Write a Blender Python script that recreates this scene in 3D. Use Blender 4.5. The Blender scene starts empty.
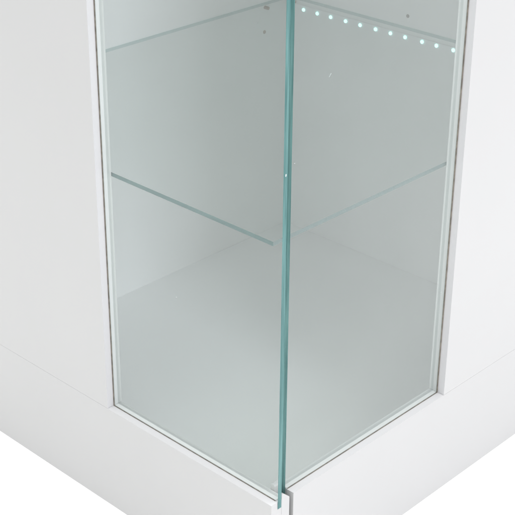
import bpy, bmesh, math, random
from mathutils import Vector, Matrix

random.seed(7)
scene = bpy.context.scene
C = scene.collection

# ------------------------------------------------------------------ camera
cam_d = bpy.data.cameras.new("camera")
cam = bpy.data.objects.new("camera", cam_d)
C.objects.link(cam)
yaw, pitch, roll = map(math.radians, (43.60371, -27.22913, 0.45489))
fw = Vector((-math.sin(yaw) * math.cos(pitch), math.cos(yaw) * math.cos(pitch), math.sin(pitch)))
r0 = Vector((math.cos(yaw), math.sin(yaw), 0))
u0 = r0.cross(fw)
rt = r0 * math.cos(roll) + u0 * math.sin(roll)
up = -r0 * math.sin(roll) + u0 * math.cos(roll)
m = Matrix((rt, up, -fw)).transposed().to_4x4()
m.translation = Vector((0.70369, -0.76991, 0.80108))
cam.matrix_world = m
cam_d.sensor_width = 36
cam_d.lens = 36 * 1346.4689 / 515
cam_d.clip_start = 0.02
cam_d.clip_end = 200
scene.camera = cam

# ------------------------------------------------------------------ light
WORLD = 1.01
world = bpy.data.worlds.new("World")
scene.world = world
world.use_nodes = True
bg = world.node_tree.nodes["Background"]
bg.inputs["Color"].default_value = (1, 1, 1, 1)
bg.inputs["Strength"].default_value = WORLD


def area(name, loc, target, size, power, col=(1, 1, 1)):
    d = bpy.data.lights.new(name, 'AREA')
    d.shape = 'RECTANGLE'
    d.size, d.size_y = size
    d.energy = power
    d.color = col
    o = bpy.data.objects.new(name, d)
    C.objects.link(o)
    o.location = loc
    o.rotation_euler = (Vector(target) - Vector(loc)).to_track_quat('-Z', 'Y').to_euler()
    return o


# two studio softboxes: a large one high overhead, a smaller one to the right
area("overhead_softbox", (0.0, 0.0, 3.6), (0.0, 0.0, 0.0), (1.5, 1.5), 112, (1.0, 1.0, 0.985))
area("right_softbox", (3.2, -0.35, 1.5), (0.0, 0.05, 0.1), (1.0, 0.9), 36, (0.925, 0.905, 1.0))

scene.view_settings.view_transform = 'Standard'
scene.view_settings.look = 'None'
scene.view_settings.gamma = 1
scene.view_settings.exposure = 0.0
scene.cycles.max_bounces = 16
scene.cycles.transparent_max_bounces = 24
scene.cycles.diffuse_bounces = 8


# ------------------------------------------------------------------ materials
def mat(name):
    mt = bpy.data.materials.new(name)
    mt.use_nodes = True
    nt = mt.node_tree
    return mt, nt, nt.nodes["Principled BSDF"]


def obj_coords(nt, scale=(1, 1, 1)):
    tc = nt.nodes.new("ShaderNodeTexCoord")
    mp = nt.nodes.new("ShaderNodeMapping")
    mp.inputs["Scale"].default_value = scale
    nt.links.new(tc.outputs["Object"], mp.inputs["Vector"])
    return mp.outputs["Vector"]


def noise(nt, vec, scale, detail=3, rough=0.5):
    n = nt.nodes.new("ShaderNodeTexNoise")
    n.inputs["Scale"].default_value = scale
    n.inputs["Detail"].default_value = detail
    n.inputs["Roughness"].default_value = rough
    nt.links.new(vec, n.inputs["Vector"])
    return n.outputs["Fac"]


def ramp(nt, fac, stops):
    r = nt.nodes.new("ShaderNodeValToRGB")
    e = r.color_ramp.elements
    while len(e) < len(stops):
        e.new(0.5)
    for k, (p, c) in enumerate(stops):
        e[k].position = p
        e[k].color = (*c, 1)
    nt.links.new(fac, r.inputs["Fac"])
    return r.outputs["Color"]


def lacquer(name, col, rough, bump=0.06):
    """white laminate: nearly even colour, a very fine orange-peel"""
    mt, nt, b = mat(name)
    v = obj_coords(nt)
    lo = tuple(c * 0.985 for c in col)
    nt.links.new(ramp(nt, noise(nt, v, 9, 4), [(0.3, lo), (0.7, col)]), b.inputs["Base Color"])
    b.inputs["Roughness"].default_value = rough
    bp = nt.nodes.new("ShaderNodeBump")
    bp.inputs["Strength"].default_value = bump
    bp.inputs["Distance"].default_value = 0.0005
    nt.links.new(noise(nt, v, 900, 2), bp.inputs["Height"])
    nt.links.new(bp.outputs["Normal"], b.inputs["Normal"])
    return mt


def cut_edge(name, edge_a, edge_b, clear, scale):
    me, nt, b = mat(name)
    v = obj_coords(nt, scale)
    nt.links.new(ramp(nt, noise(nt, v, 1.4, 3, 0.6), [(0.36, edge_a), (0.64, edge_b)]), b.inputs["Base Color"])
    b.inputs["Roughness"].default_value = 0.25
    b.inputs["Specular IOR Level"].default_value = 0.25
    tr = nt.nodes.new("ShaderNodeBsdfTransparent")
    tr.inputs["Color"].default_value = (0.80, 0.93, 0.92, 1)
    mx = nt.nodes.new("ShaderNodeMixShader")
    mx.inputs[0].default_value = clear
    nt.links.new(b.outputs[0], mx.inputs[1])
    nt.links.new(tr.outputs[0], mx.inputs[2])
    nt.links.new(mx.outputs[0], nt.nodes["Material Output"].inputs[0])
    return me


def glass(name, tint):
    mt = bpy.data.materials.new(name)
    mt.use_nodes = True
    nt = mt.node_tree
    nt.nodes.clear()
    out = nt.nodes.new("ShaderNodeOutputMaterial")
    tr = nt.nodes.new("ShaderNodeBsdfTransparent")
    tr.inputs["Color"].default_value = (*tint, 1)
    gl = nt.nodes.new("ShaderNodeBsdfGlossy")
    gl.inputs["Roughness"].default_value = 0.03
    fr = nt.nodes.new("ShaderNodeFresnel")
    fr.inputs["IOR"].default_value = 1.5
    mx = nt.nodes.new("ShaderNodeMixShader")
    geo = nt.nodes.new("ShaderNodeNewGeometry")
    # the entry face carries the reflection of both faces of the sheet
    inv = nt.nodes.new("ShaderNodeMath")
    inv.operation = 'MULTIPLY_ADD'
    inv.inputs[1].default_value = -1.8
    inv.inputs[2].default_value = 1.8
    nt.links.new(geo.outputs["Backfacing"], inv.inputs[0])
    mu = nt.nodes.new("ShaderNodeMath")
    mu.operation = 'MULTIPLY'
    nt.links.new(fr.outputs[0], mu.inputs[0])
    nt.links.new(inv.outputs[0], mu.inputs[1])
    nt.links.new(mu.outputs[0], mx.inputs[0])
    nt.links.new(tr.outputs[0], mx.inputs[1])
    nt.links.new(gl.outputs[0], mx.inputs[2])
    # faint haze of dust and smears on the surface
    df = nt.nodes.new("ShaderNodeBsdfDiffuse")
    df.inputs["Color"].default_value = (0.85, 0.87, 0.86, 1)
    v = obj_coords(nt)
    sm = ramp(nt, noise(nt, v, 7, 5, 0.6), [(0.35, (0.004,) * 3), (0.8, (0.022,) * 3)])
    # a few tiny specks of dust
    vo = nt.nodes.new("ShaderNodeTexVoronoi")
    vo.inputs["Scale"].default_value = 30
    nt.links.new(v, vo.inputs["Vector"])
    near = nt.nodes.new("ShaderNodeMath")
    near.operation = 'LESS_THAN'
    sep0 = nt.nodes.new("ShaderNodeSeparateColor")
    nt.links.new(vo.outputs["Color"], sep0.inputs[0])
    siz = nt.nodes.new("ShaderNodeMath")
    siz.operation = 'MULTIPLY_ADD'
    siz.inputs[1].default_value = 0.024
    siz.inputs[2].default_value = 0.006
    nt.links.new(sep0.outputs[1], siz.inputs[0])
    nt.links.new(siz.outputs[0], near.inputs[1])
    nt.links.new(vo.outputs["Distance"], near.inputs[0])
    sep = nt.nodes.new("ShaderNodeSeparateColor")
    nt.links.new(vo.outputs["Color"], sep.inputs[0])
    few = nt.nodes.new("ShaderNodeMath")
    few.operation = 'GREATER_THAN'
    few.inputs[1].default_value = 0.6
    nt.links.new(sep.outputs[0], few.inputs[0])
    dot = nt.nodes.new("ShaderNodeMath")
    dot.operation = 'MULTIPLY'
    nt.links.new(near.outputs[0], dot.inputs[0])
    nt.links.new(few.outputs[0], dot.inputs[1])
    tot = nt.nodes.new("ShaderNodeMath")
    tot.operation = 'MULTIPLY_ADD'
    tot.inputs[1].default_value = 0.3
    nt.links.new(dot.outputs[0], tot.inputs[0])
    nt.links.new(sm, tot.inputs[2])
    mx2 = nt.nodes.new("ShaderNodeMixShader")
    nt.links.new(tot.outputs[0], mx2.inputs[0])
    nt.links.new(mx.outputs[0], mx2.inputs[1])
    nt.links.new(df.outputs[0], mx2.inputs[2])
    nt.links.new(mx2.outputs[0], out.inputs[0])

    return mt


def plain(name, col, rough=0.5, metal=0.0, dark=0.8):
    mt, nt, b = mat(name)
    v = obj_coords(nt)
    lo = tuple(c * dark for c in col)
    nt.links.new(ramp(nt, noise(nt, v, 160, 3), [(0.3, lo), (0.7, col)]), b.inputs["Base Color"])
    b.inputs["Roughness"].default_value = rough
    b.inputs["Metallic"].default_value = metal
    return mt


M_OUT = lacquer("white_lacquer", (0.528, 0.532, 0.530), 0.38)
M_IN = lacquer("matt_white_board", (0.925, 0.93, 0.93), 0.55)
M_SEAL = plain("brown_grey_seal", (0.25, 0.23, 0.19), 0.7, 0.0, 0.45)
M_PLUG = plain("brown_peg", (0.34, 0.26, 0.18), 0.5)
M_PLUG_GREY = plain("grey_peg", (0.46, 0.45, 0.43), 0.5)
M_STEEL = plain("brown_steel_pin", (0.34, 0.24, 0.15), 0.4, 0.4)
M_TAPE = lacquer("white_led_tape", (0.93, 0.93, 0.94), 0.5)
M_BRIGHT_STRIP = lacquer("white_brightening_strip", (0.67, 0.68, 0.68), 0.5)  # for the added strips that brighten the board edges behind the glass
M_EDGE_LIT = lacquer("white_edge_lit", (0.63, 0.63, 0.64), 0.35)  # lacquer made whiter for reveals and sills, their extra light is in the colour
PANE_EDGE = cut_edge("pane_edge_teal", (0.055, 0.158, 0.155), (0.130, 0.280, 0.274), 0.05, (260, 260, 9))
G_PANE = [glass("pane_glass", (0.963, 0.986, 0.978)), PANE_EDGE]
G_SHELF = [glass("shelf_glass", (0.972, 0.988, 0.984)),
           cut_edge("shelf_edge_teal", (0.055, 0.130, 0.130), (0.095, 0.185, 0.185), 0.12, (9, 9, 80)),
           cut_edge("shelf_edge_pale_reflection", (0.145, 0.195, 0.200), (0.165, 0.220, 0.225), 0.40, (3, 3, 60)),  # white reflections on this edge are put into its paler colour
           cut_edge("shelf_edge_grey", (0.32, 0.36, 0.37), (0.40, 0.44, 0.45), 0.72, (6, 6, 60))]


def emit(name, col, s):
    mt, nt, b = mat(name)
    b.inputs["Base Color"].default_value = (0.8, 0.85, 0.85, 1)
    b.inputs["Emission Color"].default_value = (*col, 1)
    b.inputs["Emission Strength"].default_value = s
    return mt


M_LED = emit("lit_led_lens", (0.50, 1.0, 0.93), 2.0)
M_FLOOR, nt, b = mat("studio_white")
nt.links.new(ramp(nt, noise(nt, obj_coords(nt), 1.5, 3), [(0.3, (0.90,) * 3), (0.7, (0.92,) * 3)]), b.inputs["Base Color"])
b.inputs["Roughness"].default_value = 0.9
b.inputs["Specular IOR Level"].default_value = 0.1


# ------------------------------------------------------------------ mesh helpers
def add_box(bm, lo, hi):
    vs = [bm.verts.new((x, y, z)) for x in (lo[0], hi[0]) for y in (lo[1], hi[1]) for z in (lo[2], hi[2])]
    for f in ((0, 1, 3, 2), (4, 6, 7, 5), (0, 4, 5, 1), (2, 3, 7, 6), (0, 2, 6, 4), (1, 5, 7, 3)):
        bm.faces.new([vs[i] for i in f])
    return bm


def add_prism(bm, prof, a0, a1, axis):
    """profile (p, z) extruded along x (axis 0, p = y) or along y (axis 1, p = x)"""
    def pt(a, q):
        return (a, q[0], q[1]) if axis == 0 else (q[0], a, q[1])
    A = [bm.verts.new(pt(a0, q)) for q in prof]
    B = [bm.verts.new(pt(a1, q)) for q in prof]
    n = len(prof)
    bm.faces.new(A)
    bm.faces.new(B)
    for i in range(n):
        bm.faces.new((A[i], A[(i + 1) % n], B[(i + 1) % n], B[i]))
    return bm


def obj(name, bm, mats, parent=None, bevel=0.0):
    bmesh.ops.recalc_face_normals(bm, faces=bm.faces)
    if bevel:
        bmesh.ops.bevel(bm, geom=list(bm.edges), offset=bevel, segments=2, affect='EDGES', clamp_overlap=True)
    me = bpy.data.meshes.new(name)
    bm.to_mesh(me)
    bm.free()
    if not isinstance(mats, (list, tuple)):
        mats = [mats]
    for k in mats:
        me.materials.append(k)
    o = bpy.data.objects.new(name, me)
    C.objects.link(o)
    o.parent = parent
    return o


def box(name, lo, hi, mt, parent=None, bevel=0.0004):
    return obj(name, add_box(bmesh.new(), lo, hi), mt, parent, bevel)


def brighten_edges(o, axis, sign):
    """brighten the reveal and sill faces of a board: extra light put into a whiter colour"""
    o.data.materials.append(M_EDGE_LIT)
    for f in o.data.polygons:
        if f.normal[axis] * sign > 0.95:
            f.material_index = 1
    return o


def sheet(name, lo, hi, thin, mats, parent, cut):
    """glass sheet, `thin` = axis of its thickness; `cut` gives the slot of each open cut edge, hidden edges stay clear"""
    bm = add_box(bmesh.new(), lo, hi)
    bmesh.ops.recalc_face_normals(bm, faces=bm.faces)
    for f in bm.faces:
        ax = max(range(3), key=lambda i: abs(f.normal[i]))
        f.material_index = cut.get("xyz"[ax] + ("+" if f.normal[ax] > 0 else "-"), 0)
    return obj(name, bm, mats, parent)


# ------------------------------------------------------------------ the setting
H = 0.96                       # top of the cabinet above the glass sill
HB = 0.1282                    # the sill's height above the floor
bm = bmesh.new()
prof = [(-14, 14)]
fl = [bm.verts.new(p) for p in ((-14, -14, -HB), (14, -14, -HB), (14, 14, -HB), (-14, 14, -HB))]
bm.faces.new(fl)
flo = obj("studio_floor", bm, M_FLOOR)
flo["kind"] = "structure"

# ------------------------------------------------------------------ the cabinet
XI, YI, ZF = 0.5327, 0.5897, -0.0827      # inner faces of the side walls and of the floor board
W = 0.24                                   # visible width of the fixed pane
T = 0.0088                                 # how far the frame stands proud of the glass
XR, YR, D = -0.0082, 0.0191, 0.2633
G = 0.005
cab = bpy.data.objects.new("display_cabinet", None)
cab.location = (0, 0, -HB)
C.objects.link(cab)
cab["label"] = "white lacquered display cabinet with frameless glass corner, glass shelf and row of lit LEDs"
cab["category"] = "cabinet"


def put(o):
    o.matrix_parent_inverse = Matrix.Translation((0, 0, HB))
    return o


# left (fixed) side: broad board, bottom rail with the slot the pane stands in
o = put(box("side_panel", (-0.5487, -T, 0.0001), (-W, 0.0105, H), M_OUT, cab, 0.0001))
brighten_edges(o, 0, 1)
o["label"] = "plain white side board left of the glass"
bm = bmesh.new()
add_prism(bm, [(-T, -HB), (-T, 0), (0.0098, 0), (0.0098, -HB)], -0.5487, -0.0004, 0)
# small bevelled corner block at the free end of the rail
add_prism(bm, [(0.0057, -0.05), (0.0057, 0.0066), (0.0085, 0.0056), (0.0168, -0.0022), (0.0168, -0.05)],
          -0.0028, -0.0002, 0)
brighten_edges(put(obj("bottom_rail", bm, M_OUT, cab, 0.0001)), 2, 1)
pane = put(sheet("glass_pane", (-W + 0.0005, 0.0, -0.0085), (0.0, G, H), 1, G_PANE, cab, {"x+": 1}))
# the seal: a thin line round the pane, recessed between frame and glass
bm = bmesh.new()
add_box(bm, (-W + 0.0001, -0.0006, 0.0), (-W + 0.0015, -0.0001, H))
add_box(bm, (-W + 0.0016, -0.0006, 0.0001), (-0.0030, -0.0001, 0.0007))
put(obj("seal", bm, M_SEAL, cab))

bm = bmesh.new()  # added pale strips, lighten the board edges seen through the pane
add_box(bm, (-W + 0.0001, 0.0004, 0.0009), (-W + 0.0010, 0.0104, H - 0.001))
add_box(bm, (-W + 0.0001, 0.0004, 0.0001), (-0.0030, 0.0096, 0.0008))
put(obj("brightening_strip", bm, M_BRIGHT_STRIP, cab, 0.0002))

# right side: the door (stile, rail, pane, seal); it turns as one piece
XF = 0.0007
XB = -0.0188
door = put(box("door", (XB, D, 0.0001), (XF, 0.606, H), M_OUT, cab, 0.0001))
brighten_edges(door, 1, -1)
door["label"] = "white door stile right of the glass, its surface brighter than the side board"


def dput(o):
    o.parent = door
    return o


bm = bmesh.new()
add_prism(bm, [(XF, -HB), (XF, 0), (XB, 0), (XB, -HB)], 0.0215, 0.606, 1)
# inner tongue of the rail, reaching to the corner behind the glass
add_prism(bm, [(-0.0137, -0.060), (-0.0137, 0.0055), (-0.0150, 0.0072), (-0.0180, 0.0072), (-0.0192, 0.0058),
               (-0.0192, -0.060)], 0.0100, 0.0214, 1)
brighten_edges(dput(obj("bottom_rail", bm, M_OUT, cab, 0.0001)), 2, 1)
door_pane = dput(sheet("glass_pane", (XR - G, YR, -0.0062), (XR, D - 0.0005, H), 0, G_PANE, cab, {"y-": 1}))
bm = bmesh.new()
add_box(bm, (XR + 0.0001, D - 0.0019, 0.0), (XR + 0.0006, D - 0.0001, H))
add_box(bm, (XR + 0.0001, YR + 0.0030, 0.0001), (XR + 0.0006, D - 0.0020, 0.0008))
dput(obj("seal", bm, M_SEAL, cab))
bm = bmesh.new()  # same added strips for the door, brightening stile and rail behind the glass
add_box(bm, (XB + 0.0001, D - 0.0010, 0.0009), (XR - 0.0004, D - 0.0001, H - 0.001))
add_box(bm, (XB + 0.0001, 0.0218, 0.0001), (XR - 0.0004, D - 0.0001, 0.0008))
dput(obj("brightening_strip", bm, M_BRIGHT_STRIP, cab, 0.0002))

# small wear on the glass: a chip on the cut edge and a scratch on the door pane
M_CHIP = plain("bright_glass_chip", (0.50, 0.56, 0.55), 0.3)
bm = bmesh.new()
bmesh.ops.create_icosphere(bm, subdivisions=2, radius=0.0010)
for v in bm.verts:
    v.co = Vector((v.co.x * 0.25, v.co.y, v.co.z * 1.5)) * random.uniform(0.8, 1.15) + Vector((0.0, 0.0030, 0.3417))
chip = obj("chip", bm, M_CHIP, pane)
bm = bmesh.new()
for k in range(5):
    t = k / 5
    add_box(bm, (XR - 0.0001, 0.0644 + 0.0026 * t, 0.4116 + 0.0026 * t), (XR + 0.00012, 0.0652 + 0.0026 * t, 0.4124 + 0.0026 * t))
scr = obj("scratch", bm, M_CHIP, door_pane)

# carcass
put(box("side_wall", (-0.5487, 0.0107, -HB), (-XI, 0.606, H), M_IN, cab))
put(box("back_wall", (-XI + 0.0001, YI, -HB), (XB - 0.0002, 0.606, H), M_IN, cab))
put(box("floor_board", (-XI + 0.0001, 0.0100, ZF - 0.018), (XB - 0.0002, YI - 0.0001, ZF), M_IN, cab))
put(box("top_board", (-0.5487, -T, H + 0.0002), (XF, 0.606, H + 0.018), M_OUT, cab, 0.0008))

# glass shelf on four pins
HS = 0.2685
shelf = put(sheet("glass_shelf", (-XI + 0.001, 0.0110, HS - 0.0043), (-0.0210, YI - 0.001, HS), 2, G_SHELF, cab,
                  {"y-": 1, "x+": 2, "x-": 3, "y+": 3}))


def cyl(name, c, axis, r, l, mt, parent):
    bm = bmesh.new()
    bmesh.ops.create_cone(bm, cap_ends=True, segments=20, radius1=r, radius2=r, depth=l)
    rot = Matrix.Rotation(math.pi / 2, 3, 'Y' if axis == 0 else 'X')
    bmesh.ops.rotate(bm, verts=bm.verts, matrix=rot)
    bmesh.ops.translate(bm, verts=bm.verts, vec=c)
    return put(obj(name, bm, mt, parent, 0.0003))


for y in (0.060, 0.5390):
    cyl("shelf_pin", (-XI + 0.0030, y, HS - 0.0076), 0, 0.0024, 0.008, M_STEEL, cab)
for x in (-0.523, -0.10):
    cyl("shelf_pin", (x, YI - 0.0050, HS - 0.0078), 1, 0.0026, 0.012, M_STEEL, cab)
cyl("peg_plug", (-XI, 0.5385, 0.2259), 0, 0.0026, 0.0014, M_PLUG, cab)
cyl("peg_plug", (-0.3257, YI, 0.2826), 1, 0.0024, 0.0014, M_PLUG_GREY, cab)

# LED tape along the back wall under the shelf
tape = put(box("led_tape", (-0.5300, YI - 0.0010, 0.2500), (-0.0300, YI - 0.0002, 0.2585), M_TAPE, cab, 0.0002))
bm = bmesh.new()
bmesh.ops.create_icosphere(bm, subdivisions=2, radius=0.0025)
for v in bm.verts:
    v.co.y *= 0.55
led = obj("led", bm, M_LED, tape)
for f in led.data.polygons:
    f.use_smooth = True
xs = [-0.5063 + 0.0257 * k for k in range(19)]
for k, x in enumerate(xs):
    q = led if k == 0 else led.copy()
    if k:
        C.objects.link(q)
        q.parent = tape
    q.location = (x + random.uniform(-0.0015, 0.0015), YI - 0.0020, 0.2526 + 0.0022 * k / 10)
